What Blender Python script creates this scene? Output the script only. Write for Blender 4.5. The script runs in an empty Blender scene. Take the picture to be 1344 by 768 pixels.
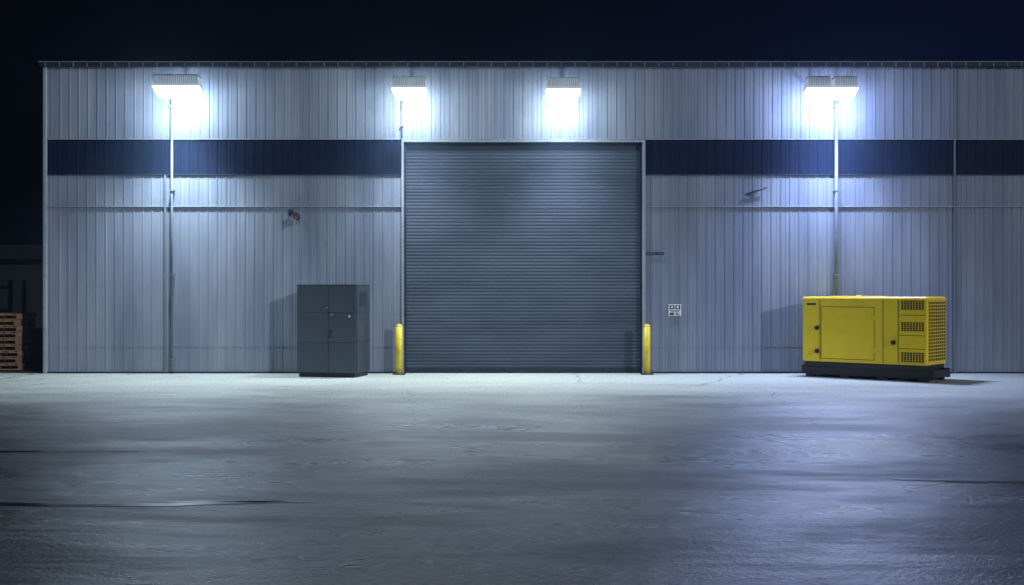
import bpy, bmesh, math, random
from mathutils import Vector
random.seed(4)
S = bpy.context.scene
S.view_settings.view_transform = 'Standard'
S.view_settings.look = 'None'
S.view_settings.exposure = 0

# ---------------------------------------------------------------- helpers
def link(o, parent=None):
    S.collection.objects.link(o)
    if parent: o.parent = parent
    return o
def empty(name, loc=(0,0,0), rz=0):
    e = bpy.data.objects.new(name, None); e.location = loc; e.rotation_euler = (0,0,rz)
    e.empty_display_size = .2
    return link(e)
def mesh(name, verts, faces, mat, parent=None, loc=(0,0,0), rot=(0,0,0), smooth=False):
    m = bpy.data.meshes.new(name); m.from_pydata(verts, [], faces); m.update()
    if mat: m.materials.append(mat)
    if smooth:
        for p in m.polygons: p.use_smooth = True
    o = bpy.data.objects.new(name, m); o.location = loc; o.rotation_euler = rot
    return link(o, parent)
def box(name, lo, hi, mat, parent=None, bev=0, rot=(0,0,0), seg=2):
    c = [(a+b)/2 for a,b in zip(lo,hi)]; h = [(b-a)/2 for a,b in zip(lo,hi)]
    bm = bmesh.new(); bmesh.ops.create_cube(bm, size=2)
    for v in bm.verts: v.co = Vector((v.co.x*h[0], v.co.y*h[1], v.co.z*h[2]))
    if bev: bmesh.ops.bevel(bm, geom=list(bm.edges), offset=bev, segments=seg, affect='EDGES', profile=.5)
    m = bpy.data.meshes.new(name); bm.to_mesh(m); bm.free(); m.materials.append(mat)
    o = bpy.data.objects.new(name, m); o.location = c; o.rotation_euler = rot
    return link(o, parent)
def multibox(name, boxes, mat, parent=None, loc=(0,0,0), rot=(0,0,0)):
    vs=[];fs=[]
    for lo,hi in boxes:
        b=len(vs)
        for z in (lo[2],hi[2]):
            vs += [(lo[0],lo[1],z),(hi[0],lo[1],z),(hi[0],hi[1],z),(lo[0],hi[1],z)]
        fs += [(b,b+3,b+2,b+1),(b+4,b+5,b+6,b+7),(b,b+1,b+5,b+4),(b+1,b+2,b+6,b+5),(b+2,b+3,b+7,b+6),(b+3,b,b+4,b+7)]
    return mesh(name,vs,fs,mat,parent,loc,rot)
def cyl(name, p0, p1, r, mat, parent=None, n=20, r2=None):
    p0=Vector(p0);p1=Vector(p1);d=p1-p0
    bm=bmesh.new(); bmesh.ops.create_cone(bm,cap_ends=True,segments=n,radius1=r,radius2=r if r2 is None else r2,depth=d.length)
    m=bpy.data.meshes.new(name);bm.to_mesh(m);bm.free();m.materials.append(mat)
    for p in m.polygons: p.use_smooth = len(p.vertices)==4
    o=bpy.data.objects.new(name,m);o.location=(p0+p1)/2
    o.rotation_euler=d.to_track_quat('Z','Y').to_euler()
    return link(o,parent)

# ---------------------------------------------------------------- materials
def newmat(name):
    m=bpy.data.materials.new(name);m.use_nodes=True
    nt=m.node_tree;b=nt.nodes['Principled BSDF'];return m,nt,b
def N(nt,t,**k):
    n=nt.nodes.new(t)
    for a,v in k.items():
        if hasattr(n,a): setattr(n,a,v)
        else: n.inputs[a].default_value=v
    return n
def metal(name, c1, c2, rough=.45, metallic=.0, scale=(1,1,1), nscale=2.0, bump=.15, fine=30, spec=.5, em=0):
    m,nt,b=newmat(name);L=nt.links.new
    tc=N(nt,'ShaderNodeTexCoord');mp=N(nt,'ShaderNodeMapping');mp.inputs['Scale'].default_value=scale
    L(tc.outputs['Object'],mp.inputs['Vector'])
    n1=N(nt,'ShaderNodeTexNoise');n1.inputs['Scale'].default_value=nscale;n1.inputs['Detail'].default_value=5;n1.inputs['Roughness'].default_value=.6
    L(mp.outputs[0],n1.inputs['Vector'])
    r=N(nt,'ShaderNodeValToRGB');r.color_ramp.elements[0].position=.3;r.color_ramp.elements[1].position=.7
    r.color_ramp.elements[0].color=(*c1,1);r.color_ramp.elements[1].color=(*c2,1)
    L(n1.outputs[0],r.inputs[0]);L(r.outputs[0],b.inputs['Base Color'])
    if bump>.06:
        n2=N(nt,'ShaderNodeTexNoise');n2.inputs['Scale'].default_value=fine;n2.inputs['Detail'].default_value=3
        L(tc.outputs['Object'],n2.inputs['Vector'])
        bp=N(nt,'ShaderNodeBump');bp.inputs['Strength'].default_value=bump;bp.inputs['Distance'].default_value=.01
        L(n2.outputs[0],bp.inputs['Height']);L(bp.outputs[0],b.inputs['Normal'])
    mr=N(nt,'ShaderNodeMapRange');mr.inputs['To Min'].default_value=rough-.1;mr.inputs['To Max'].default_value=rough+.12
    L(n1.outputs[0],mr.inputs[0]);L(mr.outputs[0],b.inputs['Roughness'])
    b.inputs['Metallic'].default_value=metallic
    b.inputs['Specular IOR Level'].default_value=spec
    if em:
        b.inputs['Emission Color'].default_value=(.7,.86,1,1);b.inputs['Emission Strength'].default_value=em
        m.cycles.emission_sampling='NONE'
    return m
M_side = metal('painted_steel_siding',(.140,.163,.215),(.25,.273,.32),.6,.0,(1.0,1,.16),1.5,.04,spec=.25)
M_band = metal('navy_steel_band',(.003,.007,.024),(.005,.011,.033),.65,0,(1.5,1,.3),2,.05,spec=.12)
M_door = metal('roller_door_paint',(.048,.060,.082),(.080,.095,.122),.7,.0,(.5,1,1.6),.9,.05,spec=.10)
M_trim = metal('galvanised_trim',(.22,.25,.28),(.30,.33,.37),.5,.1,(1,1,1),4,.05,spec=.3)
M_pipe = metal('painted_pipe',(.11,.13,.15),(.16,.18,.20),.5,.0,(1,1,1),4,.05,spec=.3)
M_dtrim= metal('dark_flashing',(.012,.016,.025),(.03,.036,.05),.6,0,spec=.2)
M_body = metal('inner_wall',(.05,.055,.06),(.07,.075,.08),.8)
M_yel  = metal('yellow_enamel',(.78,.52,.004),(.88,.63,.008),.38,0,(1,1,1),2,.02)
M_bol  = metal('bollard_paint',(.58,.41,.01),(.76,.57,.015),.5,0,(1,1,1),6,.1)
M_blk  = metal('black_steel',(.008,.008,.009),(.02,.02,.022),.5)
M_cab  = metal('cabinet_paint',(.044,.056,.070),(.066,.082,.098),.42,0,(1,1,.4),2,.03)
M_cab2 = metal('cabinet_side_shaded',(.028,.036,.046),(.042,.052,.066),.45,0,(1,1,.4),2,.03)  # darker copy of the cabinet paint, shade put into sides and cap
M_gap  = metal('seam_shadow',(.004,.004,.005),(.006,.006,.007),.8)
M_wood = metal('pallet_wood',(.18,.09,.04),(.36,.20,.095),.8,0,(1,1,4),5,.4)
M_rust = metal('rusty_steel',(.04,.028,.02),(.08,.05,.035),.8)
M_white= metal('sign_white',(.7,.7,.7),(.8,.8,.8),.5)
M_chrome=metal('handle_chrome',(.6,.6,.6),(.7,.7,.7),.3,.6)
M_red  = metal('red_plastic',(.25,.03,.02),(.35,.05,.03),.5)
M_house= metal('lamp_housing',(.25,.28,.3),(.4,.43,.45),.45,.2)
M_glow = metal('lamp_housing_glow',(.35,.38,.4),(.5,.53,.55),.45,.0,em=.3)  # faint emission put in so the housing looks lit

def emis(name,c,s):
    m,nt,b=newmat(name)
    b.inputs['Base Color'].default_value=(.8,.8,.8,1)
    b.inputs['Emission Color'].default_value=(*c,1);b.inputs['Emission Strength'].default_value=s
    return m

def ground_mat():
    m,nt,b=newmat('damp_concrete');L=nt.links.new
    tc=N(nt,'ShaderNodeTexCoord')
    def noise(scale,detail,rough,sc=(1,1,1),dist=0,rot=0):
        mp=N(nt,'ShaderNodeMapping');mp.inputs['Scale'].default_value=sc;mp.inputs['Rotation'].default_value=(0,0,rot)
        L(tc.outputs['Object'],mp.inputs['Vector'])
        n=N(nt,'ShaderNodeTexNoise');n.inputs['Scale'].default_value=scale;n.inputs['Detail'].default_value=detail
        n.inputs['Roughness'].default_value=rough;n.inputs['Distortion'].default_value=dist
        L(mp.outputs[0],n.inputs['Vector']);return n
    def mathn(op,a,bb,clamp=False):
        n=N(nt,'ShaderNodeMath');n.operation=op;n.use_clamp=clamp
        for i,v in enumerate((a,bb)):
            if isinstance(v,(int,float)): n.inputs[i].default_value=v
            else: L(v,n.inputs[i])
        return n.outputs[0]
    big=noise(.22,4,.6,(.7,1.3,1),.5,.15)
    mid=noise(.9,7,.68,(.6,1.3,1),.15,-.1)
    fine=noise(20,4,.8)
    mix=mathn('ADD',mathn('MULTIPLY',big.outputs[0],.55),mathn('MULTIPLY',mid.outputs[0],.45))
    r=N(nt,'ShaderNodeValToRGB');e=r.color_ramp.elements
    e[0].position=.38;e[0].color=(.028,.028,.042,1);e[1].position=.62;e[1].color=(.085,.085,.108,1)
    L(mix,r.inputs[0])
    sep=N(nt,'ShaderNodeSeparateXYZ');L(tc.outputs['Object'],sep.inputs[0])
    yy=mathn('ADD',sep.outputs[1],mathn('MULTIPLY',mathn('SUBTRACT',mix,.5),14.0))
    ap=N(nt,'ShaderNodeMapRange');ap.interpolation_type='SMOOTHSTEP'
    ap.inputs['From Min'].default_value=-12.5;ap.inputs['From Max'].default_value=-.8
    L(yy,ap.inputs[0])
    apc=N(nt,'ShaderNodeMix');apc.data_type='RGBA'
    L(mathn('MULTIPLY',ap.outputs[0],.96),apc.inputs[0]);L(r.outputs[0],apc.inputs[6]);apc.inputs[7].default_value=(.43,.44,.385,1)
    g=N(nt,'ShaderNodeMapRange');g.inputs['From Min'].default_value=.3;g.inputs['From Max'].default_value=.7
    g.inputs['To Min'].default_value=.35;g.inputs['To Max'].default_value=1.65;L(fine.outputs[0],g.inputs[0])
    dn=noise(1.1,4,.6);add=N(nt,'ShaderNodeMix');add.data_type='RGBA';add.blend_type='ADD';add.inputs[0].default_value=.55
    L(tc.outputs['Object'],add.inputs[6]);L(dn.outputs[1],add.inputs[7])
    vo=N(nt,'ShaderNodeTexVoronoi');vo.feature='DISTANCE_TO_EDGE';vo.inputs['Scale'].default_value=.13
    L(add.outputs[2],vo.inputs['Vector'])
    cr=N(nt,'ShaderNodeMapRange');cr.inputs['From Min'].default_value=0.0003;cr.inputs['From Max'].default_value=.002
    L(vo.outputs['Distance'],cr.inputs[0])
    crm=N(nt,'ShaderNodeMapRange');crm.inputs['To Min'].default_value=.35;crm.inputs['To Max'].default_value=1
    L(cr.outputs[0],crm.inputs[0])
    tot=mathn('MULTIPLY',g.outputs[0],crm.outputs[0])
    mul=N(nt,'ShaderNodeVectorMath');mul.operation='SCALE'
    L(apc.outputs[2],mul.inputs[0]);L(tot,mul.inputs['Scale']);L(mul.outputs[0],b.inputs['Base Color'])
    w=noise(.42,7,.64,(.5,1.3,1),.3,.1)
    rr=N(nt,'ShaderNodeMapRange');rr.interpolation_type='SMOOTHSTEP'
    rr.inputs['From Min'].default_value=.40;rr.inputs['From Max'].default_value=.60
    rr.inputs['To Min'].default_value=.24;rr.inputs['To Max'].default_value=.52
    L(w.outputs[0],rr.inputs[0])
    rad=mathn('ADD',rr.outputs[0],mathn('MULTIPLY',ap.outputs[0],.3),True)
    L(rad,b.inputs['Roughness'])
    b.inputs['Specular IOR Level'].default_value=.5
    und=noise(.8,5,.55,(.5,1.5,1),.2,.08)
    b1=N(nt,'ShaderNodeBump');b1.inputs['Strength'].default_value=1.0;b1.inputs['Distance'].default_value=.06
    L(und.outputs[0],b1.inputs['Height'])
    b2=N(nt,'ShaderNodeBump');b2.inputs['Strength'].default_value=.8;b2.inputs['Distance'].default_value=.014
    L(fine.outputs[0],b2.inputs['Height']);L(b1.outputs[0],b2.inputs['Normal'])
    L(b2.outputs[0],b.inputs['Normal'])
    return m
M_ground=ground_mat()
M_asph=metal('asphalt',(.03,.028,.03),(.06,.055,.055),.75,0,(1,1,1),.5,.5,25)
M_water=metal('puddle_water',(.03,.03,.04),(.05,.05,.06),.18,0,(1,1,1),3,.12,6,spec=.6)

# ---------------------------------------------------------------- ground
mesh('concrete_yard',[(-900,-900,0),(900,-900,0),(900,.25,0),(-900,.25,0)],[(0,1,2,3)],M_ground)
mesh('asphalt_ground',[(-900,.25,0),(900,.25,0),(900,1500,0),(-900,1500,0)],[(0,1,2,3)],M_asph)
def puddle(x,y,lx,ly,sd,bend=0):
    rnd=random.Random(sd);ph=[rnd.uniform(0,6.28) for _ in range(8)]
    n=110;v=[(x,y,.004)]
    for i in range(n):
        a=2*math.pi*i/n
        k=1+sum(.32/(j+1)*math.sin((j+2)*a+ph[j]) for j in range(6))
        px=math.cos(a)*lx*k*.5
        v.append((x+px,y+math.sin(a)*ly*k*.5+bend*(px/lx)**2,.004))
    mesh('puddle',v,[(0,i+1,(i+1)%n+1) for i in range(n)],M_water)
puddle(-3.3,-15.35,2.3,.16,1,.35)
puddle(-2.35,-15.2,1.3,.05,5,-.1)
puddle(-5.6,-12.2,2.2,.16,3,.2)
puddle(4.6,-14.2,1.5,.13,7,.15)

# ---------------------------------------------------------------- warehouse
WH=empty('warehouse',(0,0,0))
XL,XR=-10.05,16.5
DL,DR,DT=-2.34,2.82,5.0
Z1,Z2,Z3=4.30,5.06,6.62
def siding(name,x0,x1,z0,z1,yf,mat,pitch=.2,dep=.010,phase=0):
    vs=[];fs=[];pts=[]
    pts.append((x0,yf))
    k=math.floor((x0-phase)/pitch)
    while True:
        b=phase+k*pitch
        for (u,d) in ((.0,.004),(.03,-dep),(.12,-dep),(.15,.004),(.18,0),(.55,0),(.565,.005),(.595,.005),(.61,0),(.97,0)):
            xx=b+u*pitch
            if x0<xx<x1: pts.append((xx,yf+d))
        k+=1
        if phase+k*pitch>x1: break
    pts.append((x1,yf))
    for (a,c) in pts: vs+= [(a,c,z0),(a,c,z1)]
    for i in range(len(pts)-1): fs.append((2*i,2*i+2,2*i+3,2*i+1))
    return mesh(name,vs,fs,mat,WH)
for nm,a,c in (('left',XL,DL-.06),('right',DR+.06,XR)):
    siding('siding_base_'+nm,a,c,0.03,.575,-.016,M_side,.2)
    siding('siding_lower_'+nm,a,c,.57,3.61,-.020,M_side,.2)
    siding('siding_mid_'+nm,a,c,3.605,Z1,-.026,M_side,.2)
    siding('siding_band_'+nm,a,c,Z1,Z2,-.034,M_band,.2)
    box('band_flashing_low_'+nm,(a,-.058,Z1-.010),(c,-.01,Z1+.010),M_dtrim,WH)
    box('conduit_rail_'+nm,(a,-.056,3.600),(c,-.012,3.618),M_trim,WH)
    box('base_flashing_'+nm,(a,-.05,0),(c,0.0,.035),M_dtrim,WH)
siding('siding_upper',XL,XR,Z2+.01,Z3,-.040,M_side,.2,phase=.03)
box('band_flashing_top',(XL,-.064,Z2-.006),(XR,-.02,Z2+.010),M_trim,WH)
box('wall_body',(XL+.01,.16,0),(XR-.01,15,Z3-.02),M_body,WH)
box('eave_gutter',(XL-.12,-.16,Z3),(XR+.1,.02,Z3+.085),M_dtrim,WH,.01)
box('eave_lip',(XL-.14,-.18,Z3+.087),(XR+.1,.1,Z3+.105),M_pipe,WH)
multibox('eave_clips',[((XL+i*.3,-.175,Z3-.01),(XL+i*.3+.02,-.162,Z3+.10)) for i in range(88)],M_pipe,WH)
mesh('roof',[(XL-.12,0,Z3+.09),(XR+.1,0,Z3+.09),(XR+.1,7.5,Z3+.3),(XL-.12,7.5,Z3+.3),(XL-.12,15.1,Z3+.0),(XR+.1,15.1,Z3+.0)],[(0,1,2,3),(3,2,5,4)],M_dtrim,WH)
box('corner_trim',(XL-.07,-.1,0),(XL+.0,.16,Z3),M_trim,WH,.008)
box('expansion_joint_cover',(9.555,-.062,0),(9.585,-.02,Z3),M_pipe,WH,.004)
box('expansion_joint_cover_2',(-7.52,-.06,.03),(-7.475,-.02,Z1-.02),M_pipe,WH,.005)
def pipe(nm,x,z0,z1,r=.035,m=M_pipe):
    cyl(nm,(x,-.12,z0),(x,-.12,z1),r,m,WH,16)
    n=int((z1-z0)/1.5)
    for i in range(n+1):
        z=z0+.25+i*(z1-z0-.5)/max(n,1)
        box(nm+'_strap',(x-r-.015,-.16,z),(x+r+.015,-.03,z+.03),M_pipe,WH)
pipe('downpipe_left',-7.33,0.05,6.0,.026)
pipe('downpipe_right',6.99,0.05,6.0,.036)
pipe('conduit_door',DL-.03,DT+.08,5.95,.012)
box('door_jamb_left',(DL-.05,-.08,0),(DL,.16,DT+.045),M_trim,WH,.006)
box('door_jamb_right',(DR,-.08,0),(DR+.06,.16,DT+.045),M_trim,WH,.006)
box('door_head',(DL,-.078,DT),(DR,.158,DT+.045),M_trim,WH,.006)
box('guide_left',(DL,0.0,0),(DL+.05,.04,DT),M_dtrim,WH)
box('guide_right',(DR-.05,0.0,0),(DR,.04,DT),M_dtrim,WH)
vs=[];fs=[];prof=[];p=.072;z=.10
random.seed(8)
while z<DT:
    o=random.uniform(-.001,.001)
    for t,d in ((0,.005),(.1,0),(.3,-.003),(.5,-.004),(.7,-.003),(.9,0),(.96,.005)):
        if z+t*p<DT: prof.append((z+t*p,.085+d+o))
    z+=p
for (zz,yy) in prof: vs+=[(DL,yy,zz),(DR,yy,zz)]
for i in range(len(prof)-1): fs.append((2*i,2*i+1,2*i+3,2*i+2))
mesh('roller_door_slats',vs,fs,M_door,WH)
box('door_bottom_bar',(DL+.01,.05,.015),(DR-.01,.11,.10),M_dtrim,WH,.005)

# ---------------------------------------------------------------- wall lamps
def lamp(x,z,heads,w,col,P_pt,P_sp,P_th,tilt,off=.66):
    e=empty('wall_floodlight',(x,0,z))
    gl=emis('lamp_glass',col,16)
    for xo in heads:
        hx=xo
        box('mount_plate',(hx-.09,-.085,-.10),(hx+.09,-.06,.14),M_house,e,.005)
        box('arm',(hx-.025,-off+.1,.10),(hx+.025,-.086,.14),M_house,e,.004)
        yb,yf=-off+.17,-off-.17
        v=[(-w/2,yb,-.10),(w/2,yb,-.10),(w/2,yf,-.02),(-w/2,yf,-.02),
           (-w/2+.03,yb,.16),(w/2-.03,yb,.16),(w/2-.04,yf+.03,.20),(-w/2+.04,yf+.03,.20)]
        v=[(a+hx,b_,c) for a,b_,c in v]
        mesh('housing',v,[(0,3,2,1),(4,5,6,7),(0,1,5,4),(1,2,6,5),(2,3,7,6),(3,0,4,7)],M_glow,e)
        nf=max(6,int(w/.045))
        multibox('cooling_fins',[((hx-w/2+.05+i*(w-.1)/nf,yf+.0,.03),(hx-w/2+.062+i*(w-.1)/nf,yb-.02,.23)) for i in range(nf+1)],M_house,e)
        g=[(-w/2+.02,yb-.02,-.11),(w/2-.02,yb-.02,-.11),(w/2-.02,yf+.01,-.03),(-w/2+.02,yf+.01,-.03),
           (-w/2+.10,yb-.05,-.24),(w/2-.10,yb-.05,-.24),(w/2-.10,yf+.05,-.20),(-w/2+.10,yf+.05,-.20)]
        g=[(a+hx,b_,c) for a,b_,c in g]
        mesh('lens',g,[(0,1,2,3),(4,7,6,5),(0,4,5,1),(1,5,6,2),(2,6,7,3),(3,7,4,0)],gl,e)
        L=bpy.data.lights.new('bulb','POINT');L.energy=P_pt;L.color=col;L.shadow_soft_size=.09
        o=bpy.data.objects.new('bulb',L);o.location=(hx,-off,-.38);link(o,e)
        L=bpy.data.lights.new('beam','SPOT');L.energy=P_sp;L.color=col;L.shadow_soft_size=.12
        L.spot_size=math.radians(112);L.spot_blend=1
        o=bpy.data.objects.new('beam',L);o.location=(hx,-off-.1,-.38);o.rotation_euler=(math.radians(-tilt),0,0);link(o,e)
        if P_th:
            L=bpy.data.lights.new('throw','SPOT');L.energy=P_th;L.color=col;L.shadow_soft_size=.15
            L.spot_size=math.radians(85);L.spot_blend=1
            o=bpy.data.objects.new('throw',L);o.location=(hx,-off-.12,-.38);o.rotation_euler=(math.radians(-65),0,0);link(o,e)
    return e
lamp(-7.05,6.10,(0,),1.0,(.66,.84,1.0),180,1900,330,10)
lamp(-2.16,6.06,(0,),.74,(.72,.88,1.0),122,1500,0,18)
lamp(1.08,6.04,(0,),.74,(.72,.88,1.0),122,1500,0,18)
lamp(6.72,6.06,(-.28,.28),.54,(.46,.59,1.0),125,1250,620,12)

# mist volume added to give the lamps a halo
mm=bpy.data.materials.new('halo_mist');mm.use_nodes=True;nt=mm.node_tree
nt.nodes.remove(nt.nodes['Principled BSDF'])
vsn=nt.nodes.new('ShaderNodeVolumeScatter');vsn.inputs['Density'].default_value=.0055;vsn.inputs['Anisotropy'].default_value=.2
vsn.inputs['Color'].default_value=(.45,.66,1,1)
nt.links.new(vsn.outputs[0],nt.nodes['Material Output'].inputs['Volume'])
box('halo_mist',(-40,-3.5,-.5),(45,2.5,14),mm)

# ---------------------------------------------------------------- bollards
def bollard(x,y):
    e=empty('safety_bollard',(x,y,0))
    r=.072
    cyl('post',(0,0,0),(0,0,1.02),r,M_bol,e,28)
    bm=bmesh.new();bmesh.ops.create_uvsphere(bm,u_segments=28,v_segments=14,radius=r)
    for v in bm.verts: v.co.z=max(v.co.z,0)*.8
    m=bpy.data.meshes.new('cap');bm.to_mesh(m);bm.free();m.materials.append(M_bol)
    for p_ in m.polygons:p_.use_smooth=True
    o=bpy.data.objects.new('cap',m);o.location=(0,0,1.02);link(o,e)
    box('base_plate',(-.13,-.13,0),(.13,.13,.018),M_dtrim,e,.003)
bollard(-2.41,-.36)
bollard(2.88,-.36)

# ---------------------------------------------------------------- electrical cabinet
C=empty('equipment_cabinet',(-4.457,-1.034,0),math.radians(-12))
CW,CD,CH=1.28,.85,1.92
box('plinth',(.03,.03,0),(CW-.03,CD-.03,.09),M_blk,C)
box('carcass',(.012,.012,.09),(CW-.012,CD,CH-.02),M_gap,C)
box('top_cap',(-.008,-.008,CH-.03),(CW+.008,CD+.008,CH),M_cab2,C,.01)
g=.006
cols=[(0.0,.684-g),(.684+g,CW)]
rows=[(.095,.718),(.723,1.338),(1.343,CH-.034)]
for i,(a,b_) in enumerate(cols):
    for j,(c,d) in enumerate(rows):
        box('front_panel_%d_%d'%(i,j),(a,-.014,c),(b_,.012,d),M_cab,C,.004)
for j,(c,d) in enumerate(rows):
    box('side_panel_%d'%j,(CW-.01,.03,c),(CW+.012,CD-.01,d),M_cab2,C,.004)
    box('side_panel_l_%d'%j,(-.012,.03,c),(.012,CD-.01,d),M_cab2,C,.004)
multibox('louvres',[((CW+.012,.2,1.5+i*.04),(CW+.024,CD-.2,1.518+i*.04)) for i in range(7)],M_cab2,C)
box('latch_plate',(.735,-.03,1.27),(.80,-.014,1.32),M_blk,C,.003)
cyl('latch_handle',(.77,-.045,1.295),(.77,-.02,1.295),.02,M_chrome,C,16)
cyl('lock_barrel',(.665,-.025,1.44),(.665,-.014,1.44),.014,M_chrome,C,16)
box('pull_handle',(.735,-.05,.82),(.755,-.032,.98),M_blk,C,.004)
cyl('pull_foot',(.745,-.034,.84),(.745,-.012,.84),.008,M_blk,C)
cyl('pull_foot_2',(.745,-.034,.96),(.745,-.012,.96),.008,M_blk,C)
box('warning_label',(1.13,-.018,1.24),(1.165,-.0145,1.28),M_white,C)

# ---------------------------------------------------------------- generator
G=empty('diesel_generator',(6.06,-.90,0),math.radians(-40))
GL,GW,GH,GB=2.61,1.04,1.665,.32
multibox('skid_rails',[((-.04,.05,.06),(GL+.10,.15,.24)),((-.04,GW-.15,.06),(GL+.10,GW-.05,.24)),
   ((-.04,.15,.08),(.06,GW-.15,.22)),((GL,.15,.08),(GL+.10,GW-.15,.22)),((1.2,.15,.08),(1.3,GW-.15,.22))],M_blk,G)
multibox('skid_feet',[((u-.09,v-.07,0),(u+.09,v+.07,.06)) for u in (.15,.9,1.7,2.5) for v in (.1,GW-.1)],M_blk,G)
box('fuel_tank_base',(.03,.03,.22),(GL-.03,GW-.03,GB),M_blk,G,.01)
box('canopy',(0,0,GB),(GL,GW,GH),M_yel,G,.035,seg=3)
box('roof_lip',(-.012,-.012,GH-.055),(GL+.012,GW+.012,GH-.035),M_yel,G,.006)
box('roof_hatch',(.5,.2,GH),(1.5,GW-.2,GH+.014),M_yel,G,.006)
cyl('lifting_eye',(1.0,GW*.5,GH),(1.0,GW*.5,GH+.03),.05,M_yel,G)
def panel(nm,u0,u1,z0,z1,th=.012,g=.010):
    box(nm+'_reveal',(u0-g,-.003,z0-g),(u1+g,.02,z1+g),M_gap,G)
    box(nm,(u0,-th-.002,z0),(u1,.01,z1),M_yel,G,.006)
panel('access_door',.43,1.54,.40,1.45)
multibox('panel_seams',[((.385,-.003,GB+.03),(.397,.02,GH-.06)),((1.72,-.003,GB+.03),(1.732,.02,GH-.06)),((2.03,-.003,GB+.03),(2.042,.02,GH-.06)),
    ((2.06,-.003,1.30),(2.57,.02,1.31)),((2.06,-.003,.90),(2.57,.02,.91)),((2.06,-.003,.64),(2.57,.02,.65))],M_gap,G)
for u,z in ((.33,1.02),(.33,.54),(1.94,.76)):
    cyl('latch',(u,-.035,z),(u,0,z),.045,M_blk,G,20)
    box('latch_grip',(u-.012,-.05,z-.035),(u+.012,-.034,z+.035),M_blk,G,.003)
multibox('hinges',[((1.545,-.03,z),(1.58,0,z+.08)) for z in (.55,1.2)],M_yel,G)
def vent(u0,u1,z0,z1):
    box('vent_recess',(u0,-.004,z0),(u1,.02,z1),M_gap,G)
    nz=5;nx=8;bx=[]
    for i in range(nz+1):
        z=z0+i*(z1-z0)/nz; bx.append(((u0,-.010,z-.003),(u1,-.003,z+.003)))
    for i in range(nx+1):
        u=u0+i*(u1-u0)/nx; bx.append(((u-.005,-.009,z0),(u+.005,-.003,z1)))
    multibox('vent_grille',bx,M_yel,G)
vent(2.09,2.55,1.41,1.59);vent(2.09,2.55,.99,1.17);vent(2.09,2.55,.38,.58)
box('radiator_recess',(GL-.02,.05,.40),(GL+.004,GW-.05,1.58),M_gap,G)
bx=[]
for i in range(19):
    z=.40+i*1.18/18; bx.append(((GL+.002,.05,z-.009),(GL+.012,GW-.05,z+.009)))
for i in range(9):
    v=.05+i*(GW-.1)/8; bx.append(((GL+.002,v-.010,.40),(GL+.0105,v+.010,1.58)))
multibox('radiator_grille',bx,M_yel,G)
box('decal_strip',(.10,-.0035,1.49),(.30,-.0005,1.53),M_blk,G)
cyl('exhaust_stub',(.35,GW*.6,GH-.01),(.35,GW*.6,GH+.02),.05,M_blk,G)

# ---------------------------------------------------------------- small wall items
e=empty('safety_sign',(3.52,-.05,1.37))
box('plate',(-.135,-.006,-.125),(.135,0,.125),M_white,e,.002)
bx=[((-.115,-.009,.02),(-.01,-.0065,.105)),((.01,-.009,.02),(.115,-.0065,.105)),((-.115,-.009,-.015),(.115,-.0065,-.002)),((-.1,-.009,-.045),(.1,-.0065,-.033)),((-.115,-.009,-.11),(-.02,-.0065,-.06)),((.01,-.009,-.11),(.115,-.0065,-.095)),((.01,-.009,-.08),(.08,-.0065,-.065))]
multibox('print',bx,M_blk,e)
bx=[((-.085,-.011,.045),(-.04,-.0095,.085)),((.04,-.011,.04),(.085,-.0095,.09))]
multibox('pictogram',bx,M_white,e)
e=empty('name_plate',(3.10,-.05,2.59))
box('plate',(-.19,-.006,-.028),(.19,0,.028),M_gap,e,.002)
multibox('letters',[((-.17+i*.045,-.009,-.014),(-.17+i*.045+.022,-.0065,.014)) for i in range(8) if i!=4],M_pipe,e)
e=empty('security_camera',(-4.62,-.05,3.42))
box('wall_plate',(-.2,-.02,-.02),(-.1,0,.12),M_blk,e,.004)
cyl('arm',(-.15,-.02,.08),(0,-.26,.02),.018,M_blk,e)
cyl('arm_brace',(-.15,-.02,-.01),(.0,-.24,.0),.010,M_red,e)
box('body',(-.04,-.42,-.09),(.09,-.20,.0),M_blk,e,.012,rot=(math.radians(-20),math.radians(30),0))
cyl('lens_barrel',(.04,-.46,-.1),(.03,-.38,-.07),.03,M_red,e)
e=empty('awning_bracket',(5.25,-.05,3.93))
box('wall_plate',(-.05,-.02,-.06),(.03,0,.04),M_pipe,e,.004)
cyl('bar',(-.2,-.03,-.06),(.24,-.06,.08),.016,M_dtrim,e)
cyl('bar_lower',(-.2,-.03,-.09),(.1,-.05,.0),.010,M_pipe,e)

# ---------------------------------------------------------------- background at the left
def pallet(e,z,dx,rz):
    bx=[]
    for i in range(6): bx.append(((-.6+i*.21,-.5,z+.115),(-.6+i*.21+.15,.5,z+.137)))
    for v in (-.5,-.05,.4): bx.append(((-.6,v,z+.093),(.6,v+.1,z+.1145)))
    for v in (-.5,-.05,.4):
        for u in (-.6,-.07,.46): bx.append(((u,v,z+.0205),(u+.14,v+.1,z+.0925)))
        bx.append(((-.6,v,z),(.6,v+.1,z+.02)))
    multibox('pallet',bx,M_wood,e,(dx,random.uniform(-.04,.04),0),(0,0,rz))
P=empty('pallet_stack',(-11.75,1.6,0),.12)
for i in range(9): pallet(P,i*.142,random.uniform(-.03,.03),random.uniform(-.04,.04))
P=empty('wooden_crate',(-14.6,5.0,0),-.1)
multibox('core',[((-.6,-.5,.1),(.6,.5,1.2))],M_rust,P)
multibox('slats',[((-.62,-.53,.12+i*.19),(.62,-.502,.27+i*.19)) for i in range(6)]+[((-.62,-.56,.1),(-.5,-.532,1.24)),((.5,-.56,.1),(.62,-.532,1.24))],M_wood,P)
R=empty('storage_rack',(-15.6,7.0,0),0)
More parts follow.
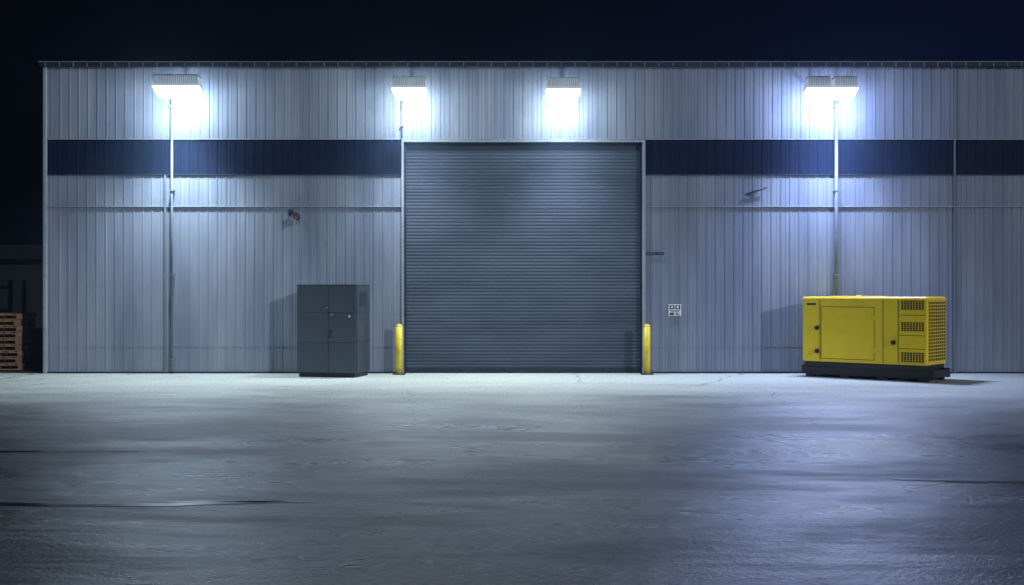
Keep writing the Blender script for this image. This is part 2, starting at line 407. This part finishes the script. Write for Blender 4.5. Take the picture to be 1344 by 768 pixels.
multibox('frame',[((u,v,0),(u+.09,v+.09,2.1)) for u in (-1.2,0.2,1.6) for v in (0,.9)]+[((-1.2,0.01,h),(1.69,.08,h+.1)) for h in (.5,1.2,1.85)],M_rust,R)
multibox('load',[((-1.0,.12,.62),(.1,.85,1.1)),((.35,.12,.62),(1.5,.85,.95)),((-.9,.12,1.32),(.0,.85,1.6))],M_wood,R)
T=empty('distant_shed',(-38,60,0))
box('walls',(-40,0,0),(17,14,4.2),M_gap,T)
mesh('roof',[(-41,-1,4.2),(18,-1,4.2),(18,7,5.6),(-41,7,5.6),(18,15,4.2),(-41,15,4.2)],[(0,1,2,3),(3,2,4,5)],M_gap,T)

# ---------------------------------------------------------------- low key light + night sky
az=math.radians(38);el=math.radians(17)
L=bpy.data.lights.new('yard_flood_stand_in','SUN');L.energy=1.3;L.angle=math.radians(1.5);L.color=(.76,.84,1.0)  # sun lamp stands in for unseen floodlights out in the yard
o=bpy.data.objects.new('yard_flood_stand_in',L)
d=Vector((math.sin(az)*math.cos(el),-math.cos(az)*math.cos(el),math.sin(el)))
o.rotation_euler=d.to_track_quat('Z','Y').to_euler();o.location=(10,-15,12);link(o)
w=bpy.data.worlds.new('World');S.world=w;w.use_nodes=True;nt=w.node_tree;Lk=nt.links.new
bg=nt.nodes['Background']
tc=N(nt,'ShaderNodeTexCoord');sp=N(nt,'ShaderNodeSeparateXYZ');Lk(tc.outputs['Generated'],sp.inputs[0])
r=N(nt,'ShaderNodeValToRGB');e=r.color_ramp.elements
mr=N(nt,'ShaderNodeMapRange');mr.inputs['From Min'].default_value=-.45;mr.inputs['From Max'].default_value=.45
Lk(sp.outputs[0],mr.inputs[0]);Lk(mr.outputs[0],r.inputs[0])
e[0].position=0;e[0].color=(.0005,.0006,.0012,1);e[1].position=1;e[1].color=(.0018,.003,.016,1)
x=e.new(.5);x.color=(.0004,.0008,.003,1)
Lk(r.outputs[0],bg.inputs['Color']);bg.inputs['Strength'].default_value=1

# ---------------------------------------------------------------- camera
cd=bpy.data.cameras.new('camera');cd.lens=1500/1344*36;cd.sensor_width=36;cd.clip_end=3000
c=bpy.data.objects.new('camera',cd);c.location=(0,-24.75,1.75);c.rotation_euler=(math.radians(90),0,0);link(c)
S.camera=c
